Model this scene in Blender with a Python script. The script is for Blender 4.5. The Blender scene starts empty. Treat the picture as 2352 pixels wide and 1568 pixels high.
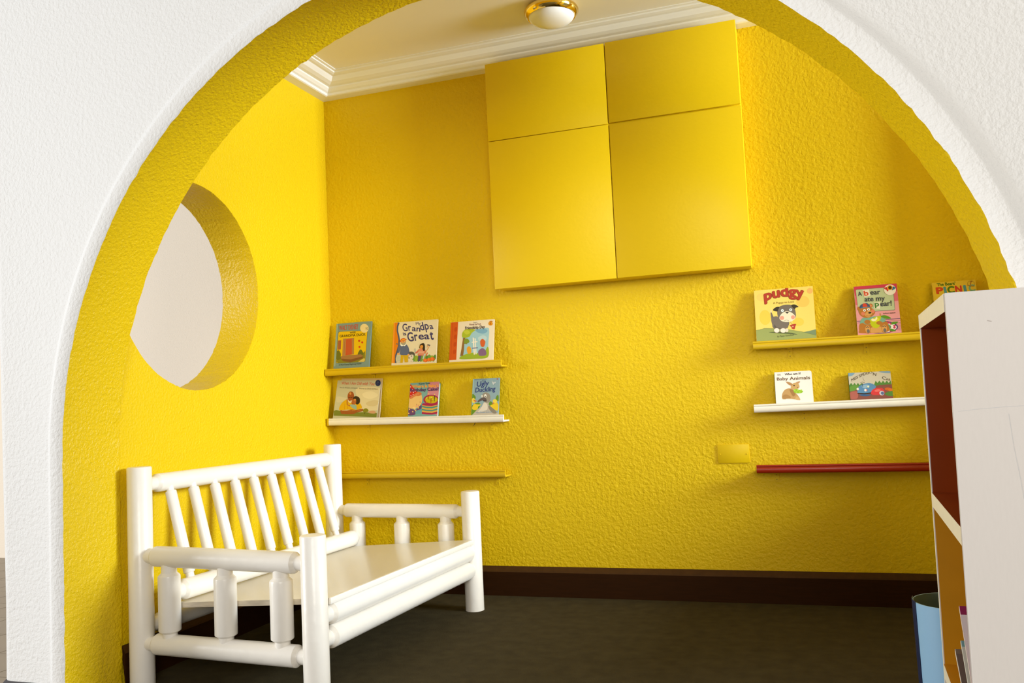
import bpy, bmesh, math, random
import numpy as np
from mathutils import Vector, Matrix
random.seed(4)
S = bpy.context.scene
COL = S.collection

# ------------------------------------------------------------------ camera, light, exposure
cd = bpy.data.cameras.new('camera'); cam = bpy.data.objects.new('camera', cd); COL.objects.link(cam)
cd.sensor_width = 36.0; cd.lens = 1963.234 * 36.0 / 2352.0; cd.clip_start = .05
yaw, pitch, roll = .324000386, .06682635, -.0469786148
f = Vector((-math.sin(yaw) * math.cos(pitch), math.cos(yaw) * math.cos(pitch), math.sin(pitch)))
r0 = Vector((math.cos(yaw), math.sin(yaw), 0)); u0 = r0.cross(f)
cx = math.cos(roll) * r0 + math.sin(roll) * u0; cy = math.cos(roll) * u0 - math.sin(roll) * r0
m = Matrix((cx, cy, -f)).transposed().to_4x4(); m.translation = (0, 0, 1.15)
cam.matrix_world = m
S.camera = cam
S.view_settings.view_transform = 'Standard'; S.view_settings.look = 'None'
S.view_settings.gamma = 1; S.view_settings.use_curve_mapping = False
S.view_settings.exposure = 0.24

w = bpy.data.worlds.new('world'); S.world = w; w.use_nodes = True
w.node_tree.nodes['Background'].inputs[0].default_value = (1.0, .985, .96, 1)
w.node_tree.nodes['Background'].inputs[1].default_value = .27

def area(name, loc, to, sx, sy, power, color):
    l = bpy.data.lights.new(name, 'AREA'); l.shape = 'RECTANGLE'; l.size = sx; l.size_y = sy
    l.energy = power; l.color = color
    o = bpy.data.objects.new(name, l); COL.objects.link(o); o.location = loc
    o.rotation_euler = (Vector(to) - Vector(loc)).to_track_quat('-Z', 'Y').to_euler()
    return o
# daylight from a window beyond the opening in the alcove's right wall
area('window_daylight', (4.6, 3.6, 2.45), (-1.0, 3.62, 1.2), 1.7, 1.5, 500, (.85, .94, 1.0))
# daylight from the open left side of the front room
area('left_daylight', (-14, -3.0, 3.0), (-1.2, 2.7, 1.6), 4.0, 4.0, 1120, (.955, .98, 1.0))
# daylight from the windows of the front room, behind and to the right of the viewer
area('front_daylight', (1.6, -3.5, 2.7), (-.6, 4.8, 1.6), 2.6, 2.0, 202, (1.0, .945, .84))

# ------------------------------------------------------------------ materials
MATS = {}
def mat(name, col, rough=.6, metal=0.0, bump=None, var=0.0, vscale=8.0, spec=.5, coat=0.0, stretch=None):
    if name in MATS: return MATS[name]
    M = bpy.data.materials.new(name); M.use_nodes = True; nt = M.node_tree; b = nt.nodes['Principled BSDF']
    b.inputs['Base Color'].default_value = (*col, 1); b.inputs['Roughness'].default_value = rough
    b.inputs['Metallic'].default_value = metal; b.inputs['Specular IOR Level'].default_value = spec
    b.inputs['Coat Weight'].default_value = coat
    tc = nt.nodes.new('ShaderNodeTexCoord'); vec = tc.outputs['Object']
    if stretch:
        mp = nt.nodes.new('ShaderNodeMapping'); mp.inputs['Scale'].default_value = stretch
        nt.links.new(vec, mp.inputs[0]); vec = mp.outputs[0]
    if var:
        n = nt.nodes.new('ShaderNodeTexNoise'); n.inputs['Scale'].default_value = vscale; n.inputs['Detail'].default_value = 5
        nt.links.new(vec, n.inputs['Vector'])
        mx = nt.nodes.new('ShaderNodeMix'); mx.data_type = 'RGBA'
        mx.inputs['A'].default_value = tuple(c * (1 - var) for c in col) + (1,)
        mx.inputs['B'].default_value = tuple(min(1, c * (1 + var)) for c in col) + (1,)
        nt.links.new(n.outputs['Fac'], mx.inputs['Factor']); nt.links.new(mx.outputs['Result'], b.inputs['Base Color'])
    if bump:
        h = None
        for (kind, sc, amt) in bump['layers']:
            if kind == 'n':
                n = nt.nodes.new('ShaderNodeTexNoise'); n.inputs['Scale'].default_value = sc; n.inputs['Detail'].default_value = 2.0
                out = n.outputs['Fac']
            else:
                n = nt.nodes.new('ShaderNodeTexVoronoi'); n.feature = 'SMOOTH_F1'; n.inputs['Scale'].default_value = sc
                n.inputs['Smoothness'].default_value = .6; out = n.outputs['Distance']
            nt.links.new(vec, n.inputs['Vector'])
            mm = nt.nodes.new('ShaderNodeMath'); mm.operation = 'MULTIPLY'; mm.inputs[1].default_value = amt
            nt.links.new(out, mm.inputs[0])
            if h is None: h = mm.outputs[0]
            else:
                ad = nt.nodes.new('ShaderNodeMath'); ad.operation = 'ADD'
                nt.links.new(h, ad.inputs[0]); nt.links.new(mm.outputs[0], ad.inputs[1]); h = ad.outputs[0]
        bp = nt.nodes.new('ShaderNodeBump'); bp.inputs['Strength'].default_value = bump.get('s', 1.0); bp.inputs['Distance'].default_value = bump['d']
        nt.links.new(h, bp.inputs['Height']); nt.links.new(bp.outputs[0], b.inputs['Normal'])
    MATS[name] = M
    return M
YEL = (.765, .53, .0025)
m_yback = mat('yellow_stucco_coarse', YEL, .48, spec=.28, bump=dict(d=.0052, layers=[('n', 56, 1.0), ('n', 120, .35)]))
m_yleft = mat('yellow_stucco_fine', YEL, .48, spec=.28, bump=dict(d=.004, layers=[('n', 95, 1.0), ('n', 35, .4)]))
m_yarch = mat('yellow_stucco_arch', YEL, .40, spec=.4, bump=dict(d=.0055, layers=[('n', 72, 1.0), ('n', 160, .3)]))
m_wwall = mat('white_stucco', (.84, .83, .815), .7, bump=dict(d=.0035, layers=[('n', 75, 1.0), ('n', 200, .3)]))
m_cwall = mat('pale_corridor_plaster', (.88, .77, .63), .7, bump=dict(d=.002, layers=[('n', 120, 1.0)]))
m_ceil = mat('cream_gloss_ceiling', (.90, .85, .73), .25)
m_corn = mat('cream_cornice', (.88, .86, .80), .45)
m_carpet = mat('dark_olive_carpet', (.064, .051, .025), .95, var=.35, vscale=14, spec=.1, bump=dict(d=.004, layers=[('n', 420, 1.0), ('n', 25, .4)]))
m_tile = mat('brown_floor_tile', (.30, .24, .17), .4, var=.15, vscale=5)
m_grout = mat('dark_grout', (.10, .085, .07), .9)
m_base = mat('dark_brown_baseboard', (.030, .010, .002), .6, spec=.08, var=.25, vscale=9, stretch=(1, 1, 12))
m_basetop = mat('brown_baseboard_bevel', (.065, .028, .006), .55, spec=.12, var=.3, vscale=30)
m_skirt = mat('dark_tile_skirting', (.06, .052, .055), .5)
m_cab = mat('yellow_gloss_paint', YEL, .40, spec=.3, bump=dict(d=.0005, layers=[('n', 60, 1.0)]))
m_cabin = mat('dark_gap', (.05, .035, .0), .9)
m_ledy = mat('ochre_yellow_paint', (.64, .425, .004), .42)
m_ledw = mat('cream_white_paint', (.84, .80, .72), .45, var=.06, vscale=20)
m_ledr = mat('dark_red_paint', (.30, .018, .004), .25)
m_bench = mat('white_gloss_paint', (.88, .84, .775), .3, var=.03, vscale=12, bump=dict(d=.0015, layers=[('n', 22, 1.0)]))
m_tenon = mat('white_paint_worn', (.80, .75, .67), .4, var=.12, vscale=60)
m_seat = mat('cream_plywood_paint', (.81, .74, .60), .14, var=.06, vscale=10, stretch=(14, 1, 1), bump=dict(d=.0006, layers=[('n', 90, 1.0)]))
m_ply = mat('plywood_edge', (.62, .54, .42), .6, var=.25, vscale=25, stretch=(1, 1, 8))
m_brass = mat('polished_brass', (.86, .62, .16), .1, metal=1.0)
m_opal = mat('opal_glass', (.9, .89, .88), .18)
m_screw = mat('dark_screw', (.04, .03, .01), .5)
m_panel = mat('grey_white_shelf_paint', (.645, .60, .565), .55, var=.03, vscale=30, stretch=(6, 6, 1), bump=dict(d=.00012, layers=[('n', 160, 1.0)]))
m_shedge = mat('cream_edge_paint', (.86, .78, .58), .5, var=.05, vscale=20)
m_shred = mat('deep_red_gloss', (.27, .040, .003), .3, var=.15, vscale=10)
m_shor = mat('orange_ochre_paint', (.62, .27, .004), .4, var=.1, vscale=10)
m_blue = mat('light_blue_plastic', (.30, .52, .74), .4)
m_navy = mat('navy_edge', (.01, .018, .06), .4)
m_bing = mat('grey_inner_plastic', (.14, .19, .19), .6)
m_page = mat('book_pages', (.80, .74, .62), .8)
def flat(col, rough=.45):
    """printed ink / coloured card, given as an sRGB byte triple"""
    n = 'ink_%02x%02x%02x' % tuple(int(c) for c in col)
    lin = tuple((c / 255 / 12.92) if c / 255 <= .04045 else ((c / 255 + .055) / 1.055) ** 2.4 for c in col)
    return mat(n, lin, rough, spec=.3)

# ------------------------------------------------------------------ object helpers
def link_mesh(name, verts, faces, mats, midx=None, parent=None, smooth=None, recalc=False):
    me = bpy.data.meshes.new(name); me.from_pydata([tuple(v) for v in verts], [], faces)
    for x in (mats if isinstance(mats, (list, tuple)) else [mats]): me.materials.append(x)
    if midx: me.polygons.foreach_set('material_index', midx)
    if recalc:
        bm = bmesh.new(); bm.from_mesh(me); bmesh.ops.remove_doubles(bm, verts=bm.verts, dist=1e-6); bmesh.ops.recalc_face_normals(bm, faces=bm.faces); bm.to_mesh(me); bm.free()
    if smooth is not None:
        me.polygons.foreach_set('use_smooth', [True] * len(me.polygons)); me.set_sharp_from_angle(angle=math.radians(smooth))
    me.update()
    o = bpy.data.objects.new(name, me); COL.objects.link(o)
    if parent: o.parent = parent
    return o
def from_bm(name, bm, mats, parent=None, smooth=None):
    me = bpy.data.meshes.new(name); bmesh.ops.recalc_face_normals(bm, faces=bm.faces); bm.to_mesh(me); bm.free()
    for x in (mats if isinstance(mats, (list, tuple)) else [mats]): me.materials.append(x)
    if smooth is not None:
        me.polygons.foreach_set('use_smooth', [True] * len(me.polygons)); me.set_sharp_from_angle(angle=math.radians(smooth))
    o = bpy.data.objects.new(name, me); COL.objects.link(o)
    if parent: o.parent = parent
    return o
def bbox(bm, x0, x1, y0, y1, z0, z1, bev=0.0, seg=2, mi=0):
    g = bmesh.ops.create_cube(bm, size=1.0); vs = g['verts']
    for v in vs:
        v.co = Vector(((x0 + x1) / 2 + v.co.x * (x1 - x0), (y0 + y1) / 2 + v.co.y * (y1 - y0), (z0 + z1) / 2 + v.co.z * (z1 - z0)))
    fs = set(f for v in vs for f in v.link_faces)
    for f_ in fs: f_.material_index = mi
    if bev:
        es = list(set(e for v in vs for e in v.link_edges))
        bmesh.ops.bevel(bm, geom=es, offset=bev, segments=seg, affect='EDGES', profile=.5)
def box(name, x0, x1, y0, y1, z0, z1, M, parent=None, bev=0.0, seg=2):
    bm = bmesh.new(); bbox(bm, x0, x1, y0, y1, z0, z1, bev, seg)
    return from_bm(name, bm, M, parent, smooth=40 if bev else None)
def empty(name, loc=(0, 0, 0), rz=0.0):
    o = bpy.data.objects.new(name, None); o.empty_display_size = .1; COL.objects.link(o); o.location = loc; o.rotation_euler = (0, 0, rz)
    return o
def tag(o, label, cat, group=None):
    o['label'] = label; o['category'] = cat
    if group: o['group'] = group
    return o
def struct(o, label=None):
    o['kind'] = 'structure'
    if label: o['label'] = label
    return o
def lathe(name, a, b, prof, M, parent=None, n=28, smooth=35, wob=0.0, midx=None):
    """profile [(distance from a, radius)] turned about the line a->b"""
    a = Vector(a); b = Vector(b); d = (b - a).normalized()
    s = d.orthogonal().normalized(); t = d.cross(s)
    V = []; F = []; mi = []
    for (h, r) in prof:
        for k in range(n):
            an = 2 * math.pi * k / n
            V.append(a + d * h + (s * math.cos(an) + t * math.sin(an)) * r)
    for i in range(len(prof) - 1):
        for k in range(n):
            F.append((i * n + k, i * n + (k + 1) % n, (i + 1) * n + (k + 1) % n, (i + 1) * n + k)); mi.append(midx[i] if midx else 0)
    F.append(tuple(range(n - 1, -1, -1))); mi.append(midx[0] if midx else 0)
    F.append(tuple(range((len(prof) - 1) * n, len(prof) * n))); mi.append(midx[-1] if midx else 0)
    return link_mesh(name, V, F, M, mi, parent, smooth)

# ------------------------------------------------------------------ the room
D = 4.826; XL = -2.845; XR = .935; ZC = 3.25
ACX, ACZ, AR = -1.107, 1.008, 1.732
Y0, Y1, YW = 2.70, 3.00, 2.725        # arch band face, inner face of the arch wall, wall face beside the band

def build_front_wall():
    xl, xr, zt = -3.205, 3.2, 3.75
    pts = []                                                        # (kind, x, z, nx, nz) along the opening, left foot -> right foot
    nj = 60
    for i in range(nj): pts.append((ACX - AR, ACZ * i / nj, -1.0, 0.0))
    angs = set(np.linspace(math.pi, 0, 420).tolist())
    for cxn, czn in ((xl, zt), (xr, zt)): angs.add(math.atan2(czn - ACZ, cxn - ACX))
    for a in sorted(angs, reverse=True): pts.append((ACX + AR * math.cos(a), ACZ + AR * math.sin(a), math.cos(a), math.sin(a)))
    for i in range(nj): pts.append((ACX + AR, ACZ * (1 - (i + 1) / nj), 1.0, 0.0))
    N = len(pts)
    rnd = random.Random(9)
    j1 = [rnd.gauss(0, .0016) for _ in range(N)]; j2 = [rnd.gauss(0, .0016) for _ in range(N)]
    jit1 = [(j1[i - 1] + 2 * j1[i] + j1[(i + 1) % N]) / 3 for i in range(N)]; jit2 = [(j2[i - 1] + 2 * j2[i] + j2[(i + 1) % N]) / 3 for i in range(N)]
    rings = []                                                      # (offset outward, y, jitter list, material of the strip that follows)
    for t in (0, .035, .2, .4, .6, .8, .965, 1.0):
        rings.append((0.0, Y1 + (Y0 - Y1) * t, jit1 if t == 0 else (jit2 if t == 1 else None), 1))
    rings[-1] = (*rings[-1][:3], 0)
    rings += [(.004, Y0 - .002, jit2, 0), (.060, Y0 - .002, None, 0), (.067, Y0, None, 0), (.078, Y0 + .008, None, 0), (.090, Y0 + .018, None, 0), (.105, YW, None, 0)]
    V = []; F = []; mi = []
    for off, y, j, _m in rings:
        for i, (x, z, nx, nz) in enumerate(pts):
            o = off + (j[i] if j else 0)
            V.append((x + nx * o, y, z + nz * o))
    def outer(x, z, nx, nz, ox0):
        # meet the rectangle along the outward normal
        t = 1e9
        if nx < -1e-6: t = min(t, (ox0 - x) / nx)
        if nx > 1e-6: t = min(t, (xr - x) / nx)
        if nz > 1e-6: t = min(t, (zt - z) / nz)
        return (x + nx * t, z + nz * t)
    rr = .05
    edge = [(xl + rr, YW), (xl + rr * .62, YW + rr * .08), (xl + rr * .29, YW + rr * .29), (xl + rr * .08, YW + rr * .62), (xl, YW + rr), (xl, Y1)]
    for ex, ey in edge:
        for (x, z, nx, nz) in pts:
            a, b = outer(x, z, nx, nz, ex); V.append((a - (.022 * max(0.0, b - .4) if nx < .2 else 0), ey, b))
    nr = len(rings) + len(edge)
    for q in range(nr - 1):
        mm = rings[q][3] if q < len(rings) else 0
        for i in range(N - 1):
            F.append((q * N + i, q * N + i + 1, (q + 1) * N + i + 1, (q + 1) * N + i)); mi.append(mm)
    q = nr - 1                                                      # inner face towards the alcove
    for i in range(N - 1): F.append((q * N + i, q * N + i + 1, i + 1, i)); mi.append(1)
    return link_mesh('wall_front', V, F, [m_wwall, m_yarch], mi, smooth=50, recalc=True)
struct(build_front_wall(), 'white stucco wall with a wide round arch whose inside is yellow')

# left wall with its round hole
def build_left_wall():
    hy, hz, hr = 3.53, 1.79, .523; xo = XL - .235; y0, y1, z0, z1 = Y1, D, 0.0, 3.4
    angs = set(np.linspace(-math.pi, math.pi, 160, endpoint=False).tolist())
    for a, b in ((y0, z0), (y0, z1), (y1, z0), (y1, z1)): angs.add(math.atan2(b - hz, a - hy))
    angs = sorted(angs); N = len(angs); V = []; F = []; mi = []
    rnd = random.Random(3); J = [rnd.gauss(0, .001) for _ in range(N)]
    def rect(a):
        c, s = math.cos(a), math.sin(a); t = 1e9
        if c > 1e-9: t = min(t, (y1 - hy) / c)
        if c < -1e-9: t = min(t, (y0 - hy) / c)
        if s > 1e-9: t = min(t, (z1 - hz) / s)
        if s < -1e-9: t = min(t, (z0 - hz) / s)
        return hy + c * t, hz + s * t
    for x in (XL, XL - .005, XL - .12, xo + .003, xo):
        for k, a in enumerate(angs):
            o = hr + J[k] + (.002 if x == XL else 0); V.append((x, hy + math.cos(a) * o, hz + math.sin(a) * o))
    for x in (XL, xo):
        for a in angs: y, z = rect(a); V.append((x, y, z))
    def strip(p, q, m_):
        for k in range(N): F.append((p * N + k, p * N + (k + 1) % N, q * N + (k + 1) % N, q * N + k)); mi.append(m_)
    for p in range(4): strip(p, p + 1, 1)
    strip(0, 5, 0); strip(4, 6, 2)
    return link_mesh('wall_left', V, F, [m_yleft, m_yarch, m_wwall], mi, smooth=40, recalc=True)
struct(build_left_wall(), 'yellow left wall with a large round hole')
struct(box('wall_back', XL - .235, XR + .2, D, D + .15, 0, 3.4, m_yback), 'yellow stucco back wall of the alcove')
struct(box('wall_corridor', -7.5, XL - .235, 5.6, 5.75, 0, 3.75, m_cwall), 'pale plain wall seen through the round hole')
# right wall with the window that lights the alcove
bm = bmesh.new(); wy0, wy1, wz0, wz1 = 3.01, 4.62, .98, 3.2
bbox(bm, XR, XR + .2, Y1, wy0, 0, 3.4); bbox(bm, XR, XR + .2, wy1, D, 0, 3.4)
bbox(bm, XR, XR + .2, wy0, wy1, 0, wz0); bbox(bm, XR, XR + .2, wy0, wy1, wz1, 3.4)
struct(from_bm('wall_right', bm, m_yleft))
bm = bmesh.new()
for a in ((wy0, wy0 + .04, wz0, wz1), (wy1 - .04, wy1, wz0, wz1), (wy0 + .04, wy1 - .04, wz0, wz0 + .04), (wy0 + .04, wy1 - .04, wz1 - .04, wz1)):
    bbox(bm, XR + .12, XR + .17, *a, bev=.004)
struct(from_bm('window_1', bm, m_bench))
struct(box('ceiling', XL - .3, XR + .3, Y0 + .1, D + .2, ZC, ZC + .1, m_ceil), 'cream gloss ceiling of the alcove')
struct(box('floor', XL, XR, Y0, D, -.06, 0, m_carpet), 'dark olive carpet')
# tiled floor of the front room
bm = bmesh.new(); bbox(bm, -9, 3.2, -3, Y0 - .0005, -.06, -.004, mi=1); bbox(bm, -9, XL - .24, Y0 - .0005, 5.6, -.06, -.004, mi=1)
ts = .30
for ix in range(-30, -9):
    for iy in range(0, 19):
        x0 = ix * ts; y0 = iy * ts
        if x0 + ts > -3.13 and y0 + ts > Y0: continue
        if x0 + ts > -2.7: continue
        bbox(bm, x0 + .003, x0 + ts - .003, y0 + .003, y0 + ts - .003, -.006, 0)
struct(from_bm('floor', bm, [m_tile, m_grout]))

# cornice: swept profile (projection from wall, z)
prof = [(0, 3.145), (.062, 3.148), (.070, 3.152), (.072, 3.166), (.085, 3.172), (.100, 3.186), (.102, 3.194), (.125, 3.197), (.150, 3.206), (.166, 3.222), (.172, 3.229), (.188, 3.231), (.204, 3.236), (.206, 3.243), (.222, 3.245), (.224, ZC + .01), (0, ZC + .01)]
def cornice(name, p2w, n0, n1):
    V = []; F = []; n = len(prof)
    for e in (n0, n1):
        for (p, z) in prof: V.append(p2w(p, e, z))
    for i in range(n): F.append((i, (i + 1) % n, n + (i + 1) % n, n + i))
    F.append(tuple(range(n))); F.append(tuple(range(2 * n - 1, n - 1, -1)))
    o = link_mesh(name, V, F, m_corn); struct(o); return o
cornice('trim_1', lambda p, e, z: ((XL + p) if e == 0 else XR, D - p, z), 0, 1)['label'] = 'cream moulded cornice along the back wall'
cornice('trim_2', lambda p, e, z: (XL + p, (D - p) if e == 0 else Y1, z), 0, 1)['label'] = 'cream moulded cornice along the left wall'
# baseboards
def baseboard(name, pts3):
    V = []; F = []
    for e in pts3:
        V += e
    n = len(pts3[0])
    for i in range(n): F.append((i, (i + 1) % n, n + (i + 1) % n, n + i))
    F.append(tuple(range(n))); F.append(tuple(range(2 * n - 1, n - 1, -1)))
    return struct(link_mesh(name, V, F, [m_base, m_basetop], [0, 1, 1, 0, 0, 0, 0]))
bprof = [(.022, 0), (.022, .138), (.019, .146), (.006, .169), (0, .169)]
baseboard('baseboard_back', [[(x, D - p, z) for p, z in bprof] for x in (XL + .022, XR)])['label'] = 'dark brown wooden baseboard'
baseboard('baseboard_left', [[(XL + p, y, z) for p, z in bprof] for y in (D, Y1)])
# dark skirting round the foot of the pier
bm = bmesh.new()
path = [(-2.842, YW - .001), (-3.155, YW - .001), (-3.177, YW + .003), (-3.193, YW + .014), (-3.204, YW + .03), (-3.206, YW + .05), (-3.206, Y1)]
def off(p, k): 
    return p
V = []
for (x, y), (nx, ny) in zip(path, [(0, -1), (0, -1), (-.35, -.93), (-.7, -.7), (-.93, -.35), (-1, 0), (-1, 0)]):
    V.append([bm.verts.new((x, y, .0)), bm.verts.new((x + nx * .012, y + ny * .012, 0)), bm.verts.new((x + nx * .012, y + ny * .012, .082)), bm.verts.new((x, y, .093))])
for a, b in zip(V[:-1], V[1:]):
    for k in range(4): bm.faces.new((a[k], a[(k + 1) % 4], b[(k + 1) % 4], b[k]))
bm.faces.new(V[0]); bm.faces.new(V[-1][::-1])
struct(from_bm('trim_3', bm, m_skirt, smooth=40), 'dark skirting at the foot of the white pier')

# ------------------------------------------------------------------ wall cabinet
cab = empty('wall_cabinet', (-.935, D, 1.79))
tag(cab, 'yellow four-door wall cabinet hung on the back wall below the cornice', 'cabinet')
x0, x1, zc = -.722, .722, 1.343
box('carcass', x0 + .004, x1 - .002, -.142, -.001, .004, zc - .004, m_cab, cab, bev=.006)
zs = .875
for (a, b, c, d) in ((x0, -.0025, zs + .002, zc), (.0025, x1, zs + .006, zc + .002), (x0, -.0015, 0, zs - .001), (.0035, x1 + .002, .001, zs - .004)):
    dr = box('door', a, b, -.161, -.1425, c, d, m_cab, cab, bev=.003)
# ------------------------------------------------------------------ blank plate
pl = tag(box('wall_plate', -.462, -.294, D - .006, D + .001, .745, .846, m_cab, None, bev=.002), 'small blank yellow plate on the back wall beside the red ledge', 'wall plate')
for x in (-.448, -.308): box('screw', x - .003, x + .003, D - .008, D - .0055, .79, .796, m_cab, pl, .001)

# ------------------------------------------------------------------ ceiling lamp
lamp = empty('ceiling_lamp', (-1.148, 4.345, ZC)); tag(lamp, 'round opal ceiling lamp with a brass rim', 'lamp')
lathe('base', (0, 0, 0), (0, 0, -1), [(-.005, .10), (.012, .10), (.02, .12)], m_brass, lamp, 48)
lathe('rim', (0, 0, 0), (0, 0, -1), [(.008, .118), (.012, .134), (.018, .143), (.026, .147), (.036, .1465), (.046, .142), (.054, .136), (.060, .129), (.058, .124), (.04, .122)], m_brass, lamp, 64)
lathe('dome', (0, 0, 0), (0, 0, -1), [(.045, .123), (.058, .124), (.068, .119), (.080, .106), (.090, .086), (.097, .06), (.101, .03), (.102, .002)], m_opal, lamp, 64)

# ------------------------------------------------------------------ picture ledges
def ledge(xa, xb, za, zb, M, label, brackets, capM=None):
    """za, zb: underside height at the left and the right end"""
    L = xb - xa; root = empty('picture_ledge', (xa, D, za)); tag(root, label, 'ledge', None)
    root.rotation_euler = (0, -math.atan2(zb - za, L), 0)
    box('shelf_board', .004, L + .004, -.098, -.001, .002, .012, M, root, bev=.0015)
    lp = [(-.086, 0), (-.096, 0), (-.1, .004), (-.1025, .012), (-.1025, .024), (-.1, .029), (-.0975, .0315), (-.0995, .034), (-.1005, .038), (-.098, .0425), (-.092, .044), (-.087, .042), (-.086, .036)]
    V = []; F = []; n = len(lp)
    for x in (0, L):
        for (y, z) in lp: V.append((x, y, z))
    for i in range(n): F.append((i, (i + 1) % n, n + (i + 1) % n, n + i))
    F.append(tuple(range(n))); F.append(tuple(range(2 * n - 1, n - 1, -1)))
    link_mesh('front_lip', V, F, M, None, root, 50)
    for bx in brackets:
        bm = bmesh.new(); bbox(bm, bx - xa - .012, bx - xa + .012, -.004, -.0005, -.052, .002, .0012); bbox(bm, bx - xa - .012, bx - xa + .012, -.06, -.003, -.002, .0025, .001)
        br = from_bm('bracket', bm, m_yleft, root)
        for zz in (-.018, -.042): box('screw', bx - xa - .002, bx - xa + .002, -.0048, -.0035, zz - .002, zz + .002, m_screw, br, .001)
    return root
ledge(-2.838, -1.662, 1.347, 1.340, m_ledy, 'ochre ledge at the left holding three upright books, topmost of the left ledges', (-2.55, -1.80))
lw = ledge(-2.835, -1.664, 1.036, 1.017, m_ledw, 'cream white ledge at the left, between two ochre ledges', (-2.60, -1.77))
box('paint_end', -.0008, .012, -.1035, -.0855, -.0004, .0445, m_ledy, lw)
lathe('wire', (.985, -.06, .004), (.972, -.075, -.022), [(0, .0022), (.03, .0014)], m_screw, lw, 8)
ledge(-2.835, -1.668, .704, .696, m_ledy, 'empty ochre ledge behind the white bench', (-2.62, -1.75))
ledge(-.234, .91, 1.350, 1.347, m_ledy, 'yellow ledge at the right with the picture book of a grey puppy', (-.05, .33))
ledge(-.250, .91, 1.015, 1.021, m_ledw, 'white ledge at the right carrying two small board books', (.0, .62))
ledge(-.257, .91, .696, .691, m_ledr, 'empty dark red ledge, lowest on the right', (-.16, .60))

# ------------------------------------------------------------------ bench
BU, BL = .8942, 1.481
bench = empty('log_bench', (-2.7662, 3.0387, 0), -.058)
tag(bench, 'white painted log bench with slatted back and turned spindles', 'bench')
def post(u, v, h):
    lathe('post', (u, v, 0), (u, v, h), [(0, .0515), (h - .006, .0515), (h - .001, .048), (h, .044)], m_bench, bench, 40)
post(0, 0, .93); post(0, BL, .93); post(BU, 0, .65); post(BU, BL, .65)
def rail(name, a, b, r, ta, tb, rt, ch=.014, M=(None,)):
    """log rail a->b with a chamfer and a thinner tenon of length ta / tb at its ends"""
    L = (Vector(b) - Vector(a)).length
    pr = [(0, rt), (ta - .001, rt), (ta, rt * 1.02), (ta + ch, r * .985), (ta + ch + .006, r), (L - tb - ch - .006, r), (L - tb - ch, r * .985), (L - tb, rt * 1.02), (L - tb + .001, rt), (L, rt)]
    return lathe(name, a, b, pr, [m_bench, m_tenon], bench, 32, 30, midx=[0, 0, 1, 0, 0, 0, 1, 0, 0])
rail('top_rail', (0, .03, .850), (0, BL - .03, .844), .041, .052, .03, .030)
rail('arm_rail', (.03, 0, .547), (BU - .03, 0, .538), .0435, .045, .045, .031)
rail('arm_rail', (.03, BL, .540), (BU - .03, BL, .537), .040, .045, .045, .029)
rail('side_rail', (.03, 0, .177), (BU - .03, 0, .173), .0445, .045, .045, .031)
rail('side_rail', (.03, BL, .177), (BU - .03, BL, .173), .0445, .045, .045, .031)
rail('front_rail', (BU, .03, .323), (BU, BL - .03, .320), .046, .052, .03, .033)
rail('front_rail', (BU, .03, .229), (BU, BL - .03, .226), .047, .052, .03, .033)
rail('rear_rail', (0, .03, .240), (0, BL - .03, .240), .041, .052, .03, .031)
rail('back_rail', (.157, .028, .392), (.157, BL - .028, .388), .045, .035, .02, .034)
for v in (0, BL):
    for u in (.157, .455, .736):
        za, zb_ = .175, .54; L = zb_ - za
        pr = [(0, .031), (.052, .031), (.054, .033), (.062, .045), (.066, .046), (.287, .046), (.293, .0445), (.303, .034), (.306, .032), (L, .031)]
        lathe('spindle', (u, v, za), (u, v, zb_), pr, m_bench, bench, 32, 28)
for i in range(9):
    v = .152 + .1425 * i
    a = Vector((.022, v, .832)); b = Vector((.150, v - .012, .408)); L = (b - a).length
    lathe('slat', a, b, [(0, .0165), (.024, .0165), (.026, .0225), (.03, .0245), (L - .05, .0245), (L - .046, .0225), (L - .044, .018), (L, .018)], m_bench, bench, 24, 28)
# seat board, sloping down to the back
bm = bmesh.new()
bbox(bm, .055, .918, .056, 1.424, -.012, .012, .002)
for v in bm.verts: v.co.z += .380 - (.92 - v.co.x) * .066
for fc in bm.faces:
    if abs(fc.normal.z) < .5: fc.material_index = 1
seat = from_bm('seat_board', bm, [m_seat, m_ply], bench)
box('front_strip', .919, .930, .058, 1.423, .3675, .3925, m_bench, bench, bev=.0015)

# ------------------------------------------------------------------ bookshelf at the right
sh = empty('bookshelf', (.297, 2.063, 0), -math.atan2(.04, .999)); sh.rotation_euler[1] = math.radians(.45)
tag(sh, 'grey-white painted bookshelf with red and ochre compartments standing end-on at the right', 'bookshelf')
W, DP, HT, TB = .665, .31, 1.336, .040
bm = bmesh.new(); bbox(bm, 0, DP, 0, .018, 0, HT, .0015)
# faint pencil strokes on the panel
panel = from_bm('side_panel', bm, m_panel, sh)
def stroke(pts, wd, M):
    V = []; F = []
    for i, (x, z) in enumerate(pts):
        a = pts[max(i - 1, 0)]; b = pts[min(i + 1, len(pts) - 1)]; dx, dz = b[0] - a[0], b[1] - a[1]; l = math.hypot(dx, dz)
        nx, nz = -dz / l * wd / 2, dx / l * wd / 2
        V += [(x + nx, -.0004, z + nz), (x - nx, -.0004, z - nz)]
    for i in range(len(pts) - 1): F.append((2 * i, 2 * i + 1, 2 * i + 3, 2 * i + 2))
    return link_mesh('pencil_mark', V, F, M, None, panel)
m_pencil = flat((196, 198, 200), .7); m_smudge = flat((176, 166, 158), .8)
stroke([(.010, 1.078), (.05, 1.082), (.10, 1.085), (.15, 1.087), (.20, 1.089)], .0006, m_pencil)
stroke([(.105, 1.07), (.110, 1.0), (.118, .93), (.124, .86), (.126, .78), (.124, .70)], .0006, m_pencil)
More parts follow.
